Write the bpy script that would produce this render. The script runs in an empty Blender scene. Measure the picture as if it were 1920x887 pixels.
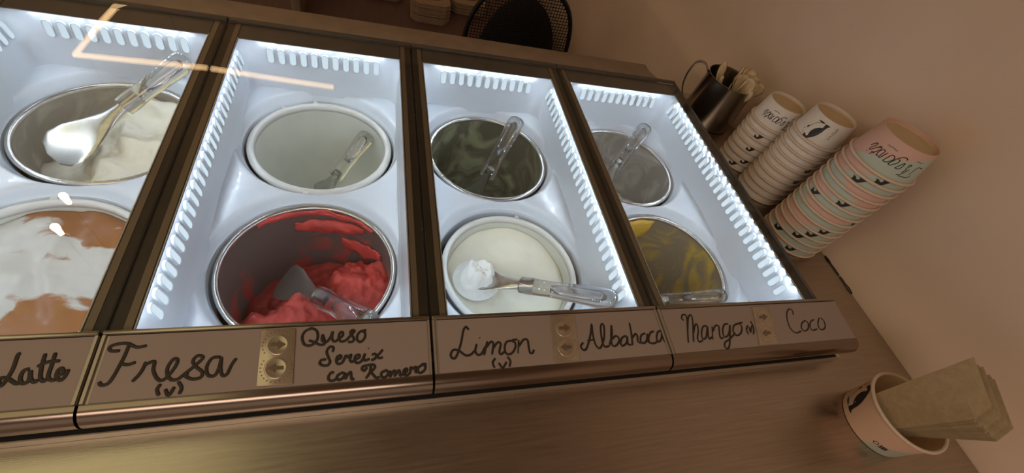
import bpy, bmesh, math, random
from mathutils import Vector, Matrix, noise
random.seed(7)
S = bpy.context.scene
COL = S.collection

# ---------------------------------------------------------------- camera
# world: x along the freezer, y towards the back, z up; glass lids at z = 0 (metres)
F_PX, CX, CY, CAMZ = 809.3, 960.0, 443.5, 0.40
R = ((0.9524, 0.0109, 0.3045), (-0.1741, -0.8006, 0.5734), (0.2500, -0.5991, -0.7606))
cam_d = bpy.data.cameras.new('camera'); cam = bpy.data.objects.new('camera', cam_d); COL.objects.link(cam)
cam_d.sensor_width = 36.0; cam_d.lens = F_PX / 1920 * 36.0; cam_d.clip_start = 0.01
rx = Vector([R[i][0] for i in range(3)]).normalized()
fw = Vector([R[i][2] for i in range(3)]).normalized()
up = rx.cross(fw).normalized(); fw = up.cross(rx).normalized()
cam.matrix_world = Matrix(((rx.x, up.x, -fw.x, 0), (rx.y, up.y, -fw.y, 0), (rx.z, up.z, -fw.z, CAMZ), (0, 0, 0, 1)))
S.camera = cam

# ---------------------------------------------------------------- world, exposure
S.view_settings.view_transform = 'Standard'; S.view_settings.look = 'None'
S.view_settings.gamma = 1.0; S.view_settings.use_curve_mapping = False
S.view_settings.exposure = 0.0
w = bpy.data.worlds.new('room_ambient'); S.world = w; w.use_nodes = True
w.node_tree.nodes['Background'].inputs[0].default_value = (0.55, 0.41, 0.305, 1)
w.node_tree.nodes['Background'].inputs[1].default_value = 0.80

def area_light(name, loc, target, size, power, color):
    d = bpy.data.lights.new(name, 'AREA'); d.shape = 'RECTANGLE'; d.size, d.size_y = size
    d.energy = power; d.color = color
    o = bpy.data.objects.new(name, d); COL.objects.link(o); o.location = loc
    o.rotation_euler = (Vector(target) - Vector(loc)).to_track_quat('-Z', 'Y').to_euler()
    return o
area_light('added_fill_light', (-0.5, -0.9, 1.24), (-0.5, -0.9, 0), (1.2, 0.5), 9.0, (1.0, 0.79, 0.64))  # added fill light that brightens wall and counter
LED_POWER = 118.0

# ---------------------------------------------------------------- helpers
def ray(px, py):
    a = (px - CX, py - CY, F_PX)
    return Vector([sum(R[i][j] * a[j] for j in range(3)) for i in range(3)])
def on_z(px, py, z):
    d = ray(px, py); return Vector((0, 0, CAMZ)) + d * ((z - CAMZ) / d.z)

def node_mat(name, color, rough=0.5, metal=0.0, noise_scale=None, noise_amt=0.12, bump=0.0, bump_scale=None,
             stretch=None, coat=0.0, spec=0.5, sss=0.0, rough_var=0.0):
    m = bpy.data.materials.new(name); m.use_nodes = True
    nt = m.node_tree; b = nt.nodes['Principled BSDF']
    b.inputs['Base Color'].default_value = (*color, 1); b.inputs['Roughness'].default_value = rough
    b.inputs['Metallic'].default_value = metal; b.inputs['Coat Weight'].default_value = coat
    b.inputs['Specular IOR Level'].default_value = spec
    if sss: b.inputs['Subsurface Weight'].default_value = sss; b.inputs['Subsurface Radius'].default_value = (0.01, 0.008, 0.006)
    tc = nt.nodes.new('ShaderNodeTexCoord'); mp = nt.nodes.new('ShaderNodeMapping')
    nt.links.new(tc.outputs['Object'], mp.inputs[0])
    if stretch: mp.inputs['Scale'].default_value = stretch
    if noise_scale:
        n = nt.nodes.new('ShaderNodeTexNoise'); n.inputs['Scale'].default_value = noise_scale; n.inputs['Detail'].default_value = 5
        nt.links.new(mp.outputs[0], n.inputs['Vector'])
        r = nt.nodes.new('ShaderNodeValToRGB')
        r.color_ramp.elements[0].position = 0.3; r.color_ramp.elements[1].position = 0.7
        r.color_ramp.elements[0].color = (*[max(0, c * (1 - noise_amt)) for c in color], 1)
        r.color_ramp.elements[1].color = (*[min(1, c * (1 + noise_amt)) for c in color], 1)
        nt.links.new(n.outputs['Fac'], r.inputs[0]); nt.links.new(r.outputs[0], b.inputs['Base Color'])
        if rough_var:
            mr = nt.nodes.new('ShaderNodeMapRange'); mr.inputs[3].default_value = rough - rough_var; mr.inputs[4].default_value = rough + rough_var
            nt.links.new(n.outputs['Fac'], mr.inputs[0]); nt.links.new(mr.outputs[0], b.inputs['Roughness'])
    if bump:
        n2 = nt.nodes.new('ShaderNodeTexNoise'); n2.inputs['Scale'].default_value = bump_scale or 200; n2.inputs['Detail'].default_value = 4
        nt.links.new(mp.outputs[0], n2.inputs['Vector'])
        bp = nt.nodes.new('ShaderNodeBump'); bp.inputs['Strength'].default_value = bump; bp.inputs['Distance'].default_value = 0.002
        nt.links.new(n2.outputs['Fac'], bp.inputs['Height']); nt.links.new(bp.outputs[0], b.inputs['Normal'])
    return m

def emit_mat(name, color, strength):
    m = bpy.data.materials.new(name); m.use_nodes = True; nt = m.node_tree
    nt.nodes.remove(nt.nodes['Principled BSDF'])
    e = nt.nodes.new('ShaderNodeEmission'); e.inputs[0].default_value = (*color, 1); e.inputs[1].default_value = strength
    nt.links.new(e.outputs[0], nt.nodes['Material Output'].inputs[0]); return m

def clear_mat(name, ior, tint, refr, rough=0.0):
    """clear sheet/plastic: see-through, fresnel mirror on top, 'refr' of real refraction"""
    m = bpy.data.materials.new(name); m.use_nodes = True; nt = m.node_tree
    nt.nodes.remove(nt.nodes['Principled BSDF'])
    t = nt.nodes.new('ShaderNodeBsdfTransparent'); t.inputs[0].default_value = (*tint, 1)
    g = nt.nodes.new('ShaderNodeBsdfGlossy'); g.inputs['Roughness'].default_value = rough
    lw = nt.nodes.new('ShaderNodeLayerWeight'); lw.inputs[0].default_value = 0.5
    pw = nt.nodes.new('ShaderNodeMath'); pw.operation = 'POWER'; pw.inputs[1].default_value = 5.0
    nt.links.new(lw.outputs['Facing'], pw.inputs[0])
    f0 = ((ior - 1) / (ior + 1)) ** 2
    fr = nt.nodes.new('ShaderNodeMath'); fr.operation = 'MULTIPLY_ADD'; fr.inputs[1].default_value = 1 - f0; fr.inputs[2].default_value = f0
    nt.links.new(pw.outputs[0], fr.inputs[0])
    base = t.outputs[0]
    if refr:
        gl = nt.nodes.new('ShaderNodeBsdfGlass'); gl.inputs['IOR'].default_value = ior; gl.inputs['Roughness'].default_value = 0.02
        mm = nt.nodes.new('ShaderNodeMixShader'); mm.inputs[0].default_value = refr
        nt.links.new(t.outputs[0], mm.inputs[1]); nt.links.new(gl.outputs[0], mm.inputs[2]); base = mm.outputs[0]
    mx = nt.nodes.new('ShaderNodeMixShader')
    nt.links.new(fr.outputs[0], mx.inputs[0]); nt.links.new(base, mx.inputs[1]); nt.links.new(g.outputs[0], mx.inputs[2])
    nt.links.new(mx.outputs[0], nt.nodes['Material Output'].inputs[0]); return m

def smear_mat(name, steel, smear, scale, lo, hi, rough=0.42, metal=0.75, seed=0.0, thick=0.5):
    """pan interior: brushed steel with dried smears of ice cream"""
    m = bpy.data.materials.new(name); m.use_nodes = True; nt = m.node_tree; b = nt.nodes['Principled BSDF']
    tc = nt.nodes.new('ShaderNodeTexCoord'); mp = nt.nodes.new('ShaderNodeMapping'); mp.inputs['Location'].default_value = (seed, seed * .7, seed * .3)
    nt.links.new(tc.outputs['Object'], mp.inputs[0])
    n = nt.nodes.new('ShaderNodeTexNoise'); n.inputs['Scale'].default_value = scale; n.inputs['Detail'].default_value = 6; n.inputs['Distortion'].default_value = 1.6
    nt.links.new(mp.outputs[0], n.inputs['Vector'])
    r = nt.nodes.new('ShaderNodeValToRGB'); r.color_ramp.elements[0].position = lo; r.color_ramp.elements[1].position = hi
    nt.links.new(n.outputs['Fac'], r.inputs[0])
    mx = nt.nodes.new('ShaderNodeMix'); mx.data_type = 'RGBA'
    mx.inputs[6].default_value = (*steel, 1); mx.inputs[7].default_value = (*smear, 1)
    nt.links.new(r.outputs[0], mx.inputs[0]); nt.links.new(mx.outputs[2], b.inputs['Base Color'])
    mr = nt.nodes.new('ShaderNodeMapRange'); mr.inputs[3].default_value = metal; mr.inputs[4].default_value = 0.0
    nt.links.new(r.outputs[0], mr.inputs[0]); nt.links.new(mr.outputs[0], b.inputs['Metallic'])
    b.inputs['Roughness'].default_value = rough
    bp = nt.nodes.new('ShaderNodeBump'); bp.inputs['Strength'].default_value = thick; bp.inputs['Distance'].default_value = 0.003
    nt.links.new(r.outputs[0], bp.inputs['Height']); nt.links.new(bp.outputs[0], b.inputs['Normal'])
    return m

M = {}
M['steel'] = node_mat('brushed_counter_steel', (0.48, 0.42, 0.355), 0.30, 1.0, 60, 0.10, 0.06, 300, (0.25, 6, 1), rough_var=0.06)
M['rail'] = node_mat('satin_rail_metal', (0.27, 0.215, 0.18), 0.20, 1.0, 30, 0.05, stretch=(0.3, 8, 8))
M['lip'] = node_mat('bright_lip_metal', (0.42, 0.38, 0.33), 0.28, 1.0, 30, 0.05)
M['flange'] = node_mat('pale_flange_metal', (0.66, 0.60, 0.52), 0.38, 0.9, 30, 0.05)
M['frame_dark'] = node_mat('dark_bronze_frame', (0.045, 0.038, 0.030), 0.45, 0.3, 40, 0.15)
M['frame_tan'] = node_mat('tan_anodised_strip', (0.24, 0.185, 0.13), 0.42, 0.25, 40, 0.10, stretch=(1, .1, 1))
M['frame_back'] = node_mat('grey_back_frame', (0.12, 0.108, 0.095), 0.45, 0.3, 40, 0.12)
M['ledge'] = node_mat('tan_back_ledge', (0.30, 0.225, 0.165), 0.5, 0.2, 30, 0.12)
M['led_glint_strip'] = node_mat('pale_led_glint', (0.62, 0.62, 0.60), 0.4, 0.3, 200, 0.1)
M['black'] = node_mat('black_parts_and_gap_shade', (0.012, 0.010, 0.009), 0.6, 0, 60, 0.2)
M['liner'] = node_mat('white_moulded_liner', (0.74, 0.80, 0.89), 0.22, 0.0, 8, 0.02, coat=0.3)
M['slot'] = node_mat('pale_vent_slot', (0.66, 0.74, 0.82), 0.3, 0.0, 50, 0.04, coat=0.3)
m = M['led'] = emit_mat('cold_white_led', (0.80, 0.90, 1.0), LED_POWER)     # a diode shines from its face only
nt = m.node_tree; ge = nt.nodes.new('ShaderNodeNewGeometry'); mu = nt.nodes.new('ShaderNodeMath'); mu.operation = 'MULTIPLY_ADD'
mu.inputs[1].default_value = -LED_POWER; mu.inputs[2].default_value = LED_POWER
nt.links.new(ge.outputs['Backfacing'], mu.inputs[0]); nt.links.new(mu.outputs[0], nt.nodes['Emission'].inputs[1])
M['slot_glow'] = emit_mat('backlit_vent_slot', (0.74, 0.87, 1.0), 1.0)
M['strip'] = node_mat('led_strip_base', (0.8, 0.8, 0.8), 0.5, 0, 50, 0.05)
M['glass'] = clear_mat('clear_lid_glass', 1.5, (0.97, 0.985, 0.98), 0.0)
M['acrylic'] = clear_mat('clear_acrylic_handle', 1.48, (0.90, 0.92, 0.96), 0.88, 0.02)
M['pan_steel'] = node_mat('pan_rim_steel', (0.66, 0.65, 0.62), 0.25, 0.9, 40, 0.08)
M['pan_white'] = node_mat('white_plastic_pan', (0.80, 0.80, 0.77), 0.35, 0, 20, 0.03, coat=0.2)
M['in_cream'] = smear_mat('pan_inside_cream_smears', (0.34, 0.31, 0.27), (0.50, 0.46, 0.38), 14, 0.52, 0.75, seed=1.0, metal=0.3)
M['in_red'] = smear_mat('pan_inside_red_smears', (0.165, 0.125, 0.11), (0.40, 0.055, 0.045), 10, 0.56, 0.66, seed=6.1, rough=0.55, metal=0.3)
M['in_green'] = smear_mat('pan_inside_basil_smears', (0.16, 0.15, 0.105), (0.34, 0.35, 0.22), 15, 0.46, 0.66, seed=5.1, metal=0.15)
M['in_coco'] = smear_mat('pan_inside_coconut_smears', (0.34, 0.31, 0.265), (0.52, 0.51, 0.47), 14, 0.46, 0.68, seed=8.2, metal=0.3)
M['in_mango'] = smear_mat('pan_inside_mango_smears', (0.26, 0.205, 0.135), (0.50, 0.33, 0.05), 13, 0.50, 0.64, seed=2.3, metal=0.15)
M['in_white'] = node_mat('pan_inside_white', (0.70, 0.71, 0.64), 0.45, 0, 25, 0.05, 0.15, 60)
M['blade'] = node_mat('scoop_steel', (0.60, 0.58, 0.54), 0.27, 0.95, 60, 0.08, stretch=(1, 1, 6))
M['g_cream'] = node_mat('vanilla_gelato', (0.90, 0.85, 0.71), 0.55, 0, 22, 0.06, 0.35, 120, sss=0.1)
M['g_red'] = node_mat('strawberry_sorbet', (0.54, 0.068, 0.056), 0.55, 0, 45, 0.20, 0.7, 170, sss=0.05)
M['g_lemon'] = node_mat('lemon_sorbet', (0.88, 0.86, 0.73), 0.5, 0, 18, 0.06, 0.25, 90, sss=0.1)
M['g_scoop'] = node_mat('pale_sorbet_on_scoop', (0.90, 0.91, 0.88), 0.5, 0, 30, 0.05, 0.6, 160, sss=0.1)
M['g_coco'] = node_mat('coconut_gelato', (0.90, 0.90, 0.87), 0.5, 0, 30, 0.06, 0.4, 150)
M['g_mango'] = node_mat('mango_sorbet', (0.66, 0.40, 0.055), 0.45, 0, 40, 0.15, 0.5, 150)
M['g_queso'] = node_mat('queso_gelato', (0.70, 0.71, 0.63), 0.5, 0, 25, 0.05, 0.3, 90)
M['g_green'] = node_mat('basil_gelato', (0.34, 0.38, 0.16), 0.5, 0, 40, 0.12, 0.4, 150)
m = M['g_latte'] = node_mat('latte_swirl_gelato', (0.5, 0.25, 0.1), 0.4, 0, None, 0, 0.3, 60, coat=0.15)
nt = m.node_tree; b = nt.nodes['Principled BSDF']
tc = nt.nodes.new('ShaderNodeTexCoord'); n = nt.nodes.new('ShaderNodeTexNoise')
mp = nt.nodes.new('ShaderNodeMapping'); mp.inputs['Scale'].default_value = (1.0, 1.9, 1); mp.inputs['Rotation'].default_value = (0, 0, -0.5); mp.inputs['Location'].default_value = (0.25, 0.12, 0.0)
n.inputs['Scale'].default_value = 15; n.inputs['Detail'].default_value = 6; n.inputs['Distortion'].default_value = 0.7
nt.links.new(tc.outputs['Object'], mp.inputs[0]); nt.links.new(mp.outputs[0], n.inputs['Vector'])
sx = nt.nodes.new('ShaderNodeSeparateXYZ'); nt.links.new(tc.outputs['Object'], sx.inputs[0])
# brown towards the rear and right rim, milk white across the middle
ml = nt.nodes.new('ShaderNodeMath'); ml.operation = 'MULTIPLY_ADD'; ml.inputs[1].default_value = 2.4; ml.inputs[2].default_value = -0.12
nt.links.new(sx.outputs['X'], ml.inputs[0])
m2 = nt.nodes.new('ShaderNodeMath'); m2.operation = 'ABSOLUTE'
m3 = nt.nodes.new('ShaderNodeMath'); m3.operation = 'ADD'; m3.inputs[1].default_value = 0.005; nt.links.new(sx.outputs['Y'], m3.inputs[0]); nt.links.new(m3.outputs[0], m2.inputs[0])
m4 = nt.nodes.new('ShaderNodeMath'); m4.operation = 'MULTIPLY_ADD'; m4.inputs[1].default_value = 4.2
nt.links.new(m2.outputs[0], m4.inputs[0]); nt.links.new(ml.outputs[0], m4.inputs[2])
m5 = nt.nodes.new('ShaderNodeMath'); m5.operation = 'ADD'; nt.links.new(m4.outputs[0], m5.inputs[0]); nt.links.new(n.outputs['Fac'], m5.inputs[1])
rp = nt.nodes.new('ShaderNodeValToRGB'); rp.color_ramp.elements[0].position = 0.53; rp.color_ramp.elements[1].position = 0.60
rp.color_ramp.elements[0].color = (0.62, 0.60, 0.56, 1); rp.color_ramp.elements[1].color = (0.33, 0.135, 0.046, 1)
nt.links.new(m5.outputs[0], rp.inputs[0]); nt.links.new(rp.outputs[0], b.inputs['Base Color'])
M['card'] = node_mat('label_card_paper', (0.36, 0.29, 0.26), 0.55, 0, 12, 0.03)
M['ink'] = node_mat('dark_marker_ink', (0.030, 0.022, 0.017), 0.6, 0, 90, 0.3)
M['plate'] = node_mat('embossed_arrow_plate', (0.50, 0.42, 0.32), 0.25, 0.55, 60, 0.08, coat=0.4)
M['arrow'] = node_mat('dark_arrow_relief', (0.20, 0.15, 0.10), 0.35, 0.3, 60, 0.08)
M['endcap'] = node_mat('clear_grey_end_piece', (0.38, 0.33, 0.26), 0.2, 0.2, 60, 0.08, coat=0.5)
M['cup_white'] = node_mat('white_paper_cup', (0.72, 0.67, 0.62), 0.6, 0, 90, 0.03)
M['cup_lip'] = node_mat('rolled_paper_lip', (0.68, 0.55, 0.44), 0.55, 0, 90, 0.05)
M['cup_base'] = node_mat('bare_paper_base', (0.62, 0.47, 0.29), 0.65, 0, 60, 0.06)
M['print'] = node_mat('black_print', (0.018, 0.017, 0.017), 0.5, 0, 120, 0.2)
M['print_grey'] = node_mat('grey_print', (0.25, 0.22, 0.20), 0.5, 0, 120, 0.2)
M['napkin'] = node_mat('brown_recycled_paper', (0.40, 0.30, 0.175), 0.8, 0, 160, 0.10, 0.2, 400)
M['pitcher'] = node_mat('polished_pitcher_steel', (0.42, 0.40, 0.37), 0.24, 1.0, 40, 0.05)
M['spoon'] = node_mat('pale_wood_spoon', (0.68, 0.54, 0.34), 0.6, 0, 50, 0.10, stretch=(1, 1, .2))
M['wall'] = node_mat('warm_plaster_wall', (0.72, 0.56, 0.44), 0.7, 0, 5, 0.05, 0.12, 160)
M['floor'] = node_mat('dark_floor', (0.10, 0.065, 0.045), 0.5, 0, 4, 0.15)
M['ceil'] = node_mat('ceiling_paint', (0.55, 0.45, 0.36), 0.8, 0, 3, 0.04)
M['brown'] = node_mat('dark_brown_laminate', (0.13, 0.072, 0.062), 0.55, 0, 10, 0.12, stretch=(6, 1, 1))
M['board'] = node_mat('light_board_edge', (0.30, 0.22, 0.15), 0.6, 0, 20, 0.1)
M['cardboard'] = node_mat('cardboard', (0.36, 0.25, 0.165), 0.8, 0, 60, 0.10)
M['mesh'] = node_mat('black_mesh_wire', (0.012, 0.011, 0.011), 0.5, 0.2, 60, 0.2)
M['seat'] = node_mat('black_seat_fabric', (0.016, 0.014, 0.014), 0.8, 0, 90, 0.2)
M['tube'] = emit_mat('warm_led_tube', (1.0, 0.62, 0.30), 7.0)
M['bulb'] = emit_mat('warm_bulb', (1.0, 0.72, 0.40), 60.0)
M['panel'] = emit_mat('yellowish_ceiling_panel', (1.0, 0.86, 0.46), 1.0)
def two_tone(name, a, b_, k, off):
    m = node_mat(name, a, 0.6, 0); nt = m.node_tree; b = nt.nodes['Principled BSDF']
    tc = nt.nodes.new('ShaderNodeTexCoord'); sx = nt.nodes.new('ShaderNodeSeparateXYZ'); nt.links.new(tc.outputs['Object'], sx.inputs[0])
    p = nt.nodes.new('ShaderNodeMath'); p.operation = 'MULTIPLY_ADD'; p.inputs[1].default_value = k; p.inputs[2].default_value = off
    nt.links.new(sx.outputs['Y'], p.inputs[0])
    q = nt.nodes.new('ShaderNodeMath'); q.operation = 'MULTIPLY_ADD'; q.inputs[1].default_value = 20.0
    nt.links.new(sx.outputs['Z'], q.inputs[0]); nt.links.new(p.outputs[0], q.inputs[2])
    r = nt.nodes.new('ShaderNodeValToRGB'); r.color_ramp.interpolation = 'LINEAR'
    r.color_ramp.elements[0].position = 0.0; r.color_ramp.elements[1].position = 0.015
    r.color_ramp.elements[0].color = (*b_, 1); r.color_ramp.elements[1].color = (*a, 1)
    nt.links.new(q.outputs[0], r.inputs[0]); nt.links.new(r.outputs[0], b.inputs['Base Color']); return m
M['cup_two'] = two_tone('pink_and_mint_paper_cup', (0.66, 0.43, 0.37), (0.46, 0.54, 0.48), 10.0, -0.45)
M['cup_nap'] = two_tone('peach_and_mint_paper_cup', (0.66, 0.44, 0.32), (0.42, 0.44, 0.37), 22.0, 0.30)

def link_mesh(name, verts, faces, mat, parent=None, smooth=True, loc=None, fixn=True):
    me = bpy.data.meshes.new(name); me.from_pydata([tuple(v) for v in verts], [], faces); me.update()
    if fixn:
        bm = bmesh.new(); bm.from_mesh(me); bmesh.ops.recalc_face_normals(bm, faces=bm.faces); bm.to_mesh(me); bm.free()
    if smooth: me.shade_smooth()
    me.materials.append(M[mat] if isinstance(mat, str) else mat)
    o = bpy.data.objects.new(name, me); COL.objects.link(o)
    if parent: o.parent = parent
    if loc is not None: o.location = loc
    return o
def smooth_angle(o, deg=35):
    me = o.data; me.shade_smooth()
    bm = bmesh.new(); bm.from_mesh(me)
    for e in bm.edges:
        if len(e.link_faces) == 2 and e.calc_face_angle(0) > math.radians(deg): e.smooth = False
    bm.to_mesh(me); bm.free(); return o

class MB:
    def __init__(s): s.v = []; s.f = []
    def add(s, v, f):
        k = len(s.v); s.v += [tuple(p) for p in v]; s.f += [tuple(i + k for i in q) for q in f]; return s
    def box(s, x0, x1, y0, y1, z0, z1):
        return s.add([(x0, y0, z0), (x1, y0, z0), (x1, y1, z0), (x0, y1, z0), (x0, y0, z1), (x1, y0, z1), (x1, y1, z1), (x0, y1, z1)],
                     [(3, 2, 1, 0), (4, 5, 6, 7), (0, 1, 5, 4), (1, 2, 6, 5), (2, 3, 7, 6), (3, 0, 4, 7)])
    def prism(s, poly, x0, x1):           # (y, z) outline drawn along x
        n = len(poly)
        return s.add([(x0, y, z) for y, z in poly] + [(x1, y, z) for y, z in poly],
                     [(i, (i + 1) % n, (i + 1) % n + n, i + n) for i in range(n)] + [tuple(range(n))[::-1], tuple(range(n, 2 * n))])
    def lathe(s, prof, n=64, c=(0, 0, 0), close=False):
        k = len(prof); v = []; f = []
        for j in range(n):
            a = 2 * math.pi * j / n
            v += [(c[0] + r * math.cos(a), c[1] + r * math.sin(a), c[2] + z) for r, z in prof]
        for j in range(n):
            for i in range(k if close else k - 1):
                i2 = (i + 1) % k; f.append((j * k + i, ((j + 1) % n) * k + i, ((j + 1) % n) * k + i2, j * k + i2))
        return s.add(v, f)
    def disc(s, r, z, n=64, c=(0, 0, 0)):
        return s.add([(c[0] + r * math.cos(2 * math.pi * j / n), c[1] + r * math.sin(2 * math.pi * j / n), c[2] + z) for j in range(n)], [tuple(range(n))])
    def tube(s, pts, rad, n=8, cap=True, flat=1.0, nrm=None):
        pts = [Vector(p) for p in pts]; k = len(pts); v = []; f = []
        rad = rad if isinstance(rad, (list, tuple)) else [rad] * k
        prev = Vector(nrm) if nrm is not None else None
        for i, p in enumerate(pts):
            t = (pts[min(i + 1, k - 1)] - pts[max(i - 1, 0)]).normalized()
            if prev is None: prev = t.orthogonal()
            a = (prev - t * prev.dot(t)).normalized(); b = t.cross(a); prev = a
            for j in range(n):
                q = 2 * math.pi * j / n; v.append(p + (b * math.cos(q) + a * math.sin(q) * flat) * rad[i])
        for i in range(k - 1):
            for j in range(n): f.append((i * n + j, i * n + (j + 1) % n, (i + 1) * n + (j + 1) % n, (i + 1) * n + j))
        if cap: f += [tuple(range(n))[::-1], tuple(range((k - 1) * n, k * n))]
        return s.add(v, f)
    def build(s, name, mat, parent=None, smooth=False, loc=None, angle=None):
        o = link_mesh(name, s.v, s.f, mat, parent, smooth, loc)
        if angle: smooth_angle(o, angle)
        return o
def bevelled(o, wd, seg=2):
    me = o.data; bm = bmesh.new(); bm.from_mesh(me)
    bmesh.ops.bevel(bm, geom=[e for e in bm.edges if len(e.link_faces) == 2 and e.calc_face_angle(0) > 0.5], offset=wd, segments=seg, affect='EDGES', profile=0.5)
    bm.to_mesh(me); bm.free(); smooth_angle(o, 40); return o
def tag(o, label, cat, group=None):
    o['label'] = label; o['category'] = cat
    if group: o['group'] = group
    return o
def thing(name, label, cat, loc=(0, 0, 0), group=None):
    o = bpy.data.objects.new(name, None); COL.objects.link(o); o.location = loc; o.empty_display_size = 0.02
    return tag(o, label, cat, group)
def struct(o): o['kind'] = 'structure'; return o
def child(o, p):                         # world-space mesh under an Empty that is not at the origin
    o.parent = p; o.matrix_parent_inverse = Matrix.Translation(-Vector(p.location)); return o
def catmull(pts, sub=5):
    pts = [Vector(p) for p in pts]
    if len(pts) < 3: return pts
    out = []
    P = [pts[0] * 2 - pts[1]] + pts + [pts[-1] * 2 - pts[-2]]
    for i in range(1, len(P) - 2):
        a, b, c, d = P[i - 1:i + 3]
        for k in range(sub):
            t = k / sub
            out.append(0.5 * ((2 * b) + (c - a) * t + (2 * a - 5 * b + 4 * c - d) * t * t + (3 * b - a - 3 * c + d) * t ** 3))
    out.append(pts[-1]); return out

def sm(e0, e1, x):
    t = max(0, min(1, (x - e0) / (e1 - e0))); return t * t * (3 - 2 * t)

# ---------------------------------------------------------------- room shell
WALLX = 0.7385; ZC = -0.050; FLOOR = -1.0; CEIL = 1.30; BACKY = 2.75
COVE = [(WALLX, FLOOR), (WALLX, ZC + .001), (WALLX + .003, ZC + .012), (WALLX + .010, ZC + .028), (WALLX + .020, ZC + .048), (WALLX + .026, ZC + .075), (WALLX + .028, ZC + .11), (WALLX + .028, CEIL), (WALLX + .14, CEIL), (WALLX + .14, FLOOR)]
cw = MB(); n_ = len(COVE); ya, yb = -2.6, BACKY + .12
cw.add([(x, ya, z) for x, z in COVE] + [(x, yb, z) for x, z in COVE], [(i, (i + 1) % n_, (i + 1) % n_ + n_, i + n_) for i in range(n_)] + [tuple(range(n_)), tuple(range(n_, 2 * n_))[::-1]])
struct(cw.build('wall_right', 'wall', None, False, None, 35))
struct(MB().box(-3.4, WALLX, BACKY, BACKY + 0.12, FLOOR, CEIL).build('wall_back', 'wall'))
struct(MB().box(-3.4, WALLX + 0.12, -2.6, BACKY + 0.12, FLOOR - 0.05, FLOOR).build('floor', 'floor'))
struct(MB().box(-3.4, WALLX + 0.12, -2.6, BACKY + 0.12, CEIL, CEIL + 0.05).build('ceiling', 'ceil'))
# ragged dark crack where the plaster meets the counter
crack = MB(); yy = 0.305
while yy > 0.235:
    L = random.uniform(0.012, 0.03)
    crack.tube([(WALLX - .0004, yy, ZC + .0008), (WALLX - .0004, yy - L * .5, ZC + random.uniform(.0008, .0022)), (WALLX - .0004, yy - L, ZC + .0008)], [.0008, random.uniform(.0008, .0022), .0008], 6)
    yy -= L + random.uniform(0, .004)
struct(crack.build('trim_1', 'black'))

# ---------------------------------------------------------------- lamps of the room, and the added fill lamp
lamp = thing('bent_led_tube_lamp', 'bent warm LED tube lamp hanging below the ceiling behind the freezer', 'lamp', (-1.22, 2.0, 1.0))
t = MB().tube([(-0.20, 1.972, 1.0), (-0.40, 1.985, 1.0), (-0.75, 2.015, 1.0), (-1.226, 2.004, 1.0), (-1.215, 2.28, 1.0), (-1.205, 2.42, 1.0), (-1.16, 2.49, 1.0), (-1.0, 2.52, 1.0)], 0.011, 10)
child(t.build('tube', 'tube'), lamp)
for x, y in ((-0.3, 1.978), (-1.18, 2.005), (-1.02, 2.515)):
    child(MB().tube([(x, y, 1.01), (x, y, CEIL)], 0.0015, 6).build('hanging_wire', 'black'), lamp)
for i, (x, y) in enumerate(((-0.998, 1.206), (-0.975, 1.074))):
    bt = thing('pendant_bulb', ('bare warm pendant bulb nearer the back wall', 'bare warm pendant bulb nearer the freezer front')[i], 'lamp', (x, y, 1.0))
    MB().lathe([(0.0005, -.012), (.007, -.010), (.011, -.005), (.012, 0), (.0105, .006), (.008, .016), (.008, .030), (.0005, .031)], 20).build('bulb', 'bulb', bt, True)
    MB().lathe([(.0005, .032), (.010, .032), (.011, .055), (.004, .062), (.0005, .063)], 16).build('socket', 'black', bt, True)
    MB().tube([(0, 0, .06), (0, 0, CEIL - 1.0)], .002, 6).build('cord', 'black', bt)
cp = thing('ceiling_light_panel', 'wide flat yellowish light panel on the ceiling', 'lamp', (-0.93, 0.35, CEIL))
child(MB().box(-1.40, -0.47, -0.25, 0.78, CEIL - .012, CEIL - .010).build('diffuser', 'panel'), cp)
fr = MB(); fr.box(-1.42, -0.45, -.27, -.25, CEIL - .014, CEIL); fr.box(-1.42, -.45, .78, .80, CEIL - .014, CEIL); fr.box(-1.42, -1.40, -.25, .78, CEIL - .014, CEIL); fr.box(-.47, -.45, -.25, .78, CEIL - .014, CEIL)
child(fr.build('frame', 'board'), cp)
cl = thing('added_fill_lamp', 'added fill lamp housing above the customer side', 'lamp', (-0.5, -0.9, CEIL))  # made-up housing around the added fill light
child(bevelled(MB().box(-1.15, .15, -1.2, -.6, CEIL - .05, CEIL).build('housing', 'board'), .006), cl)

# ---------------------------------------------------------------- steel counter with the freezer cut-out
FX0, FX1, FY0, FY1 = -0.60, 0.5845, 0.150, 0.700
c = MB()
c.box(-1.3, WALLX - .001, -0.30, FY0, ZC - .03, ZC); c.box(FX1, WALLX - .001, FY0, 0.752, ZC - .03, ZC)
c.box(-1.3, FX0, FY0, 0.752, ZC - .03, ZC); c.box(FX0, FX1, FY1, 0.752, ZC - .03, ZC)
cnt = thing('steel_counter', 'brushed stainless steel counter the freezer is set into', 'counter', (0, 0, FLOOR))
child(c.build('worktop', 'steel'), cnt)
child(MB().box(-1.3, WALLX - .001, -.27, -.25, FLOOR, ZC - .03).build('front_panel', 'brown'), cnt)

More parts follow.
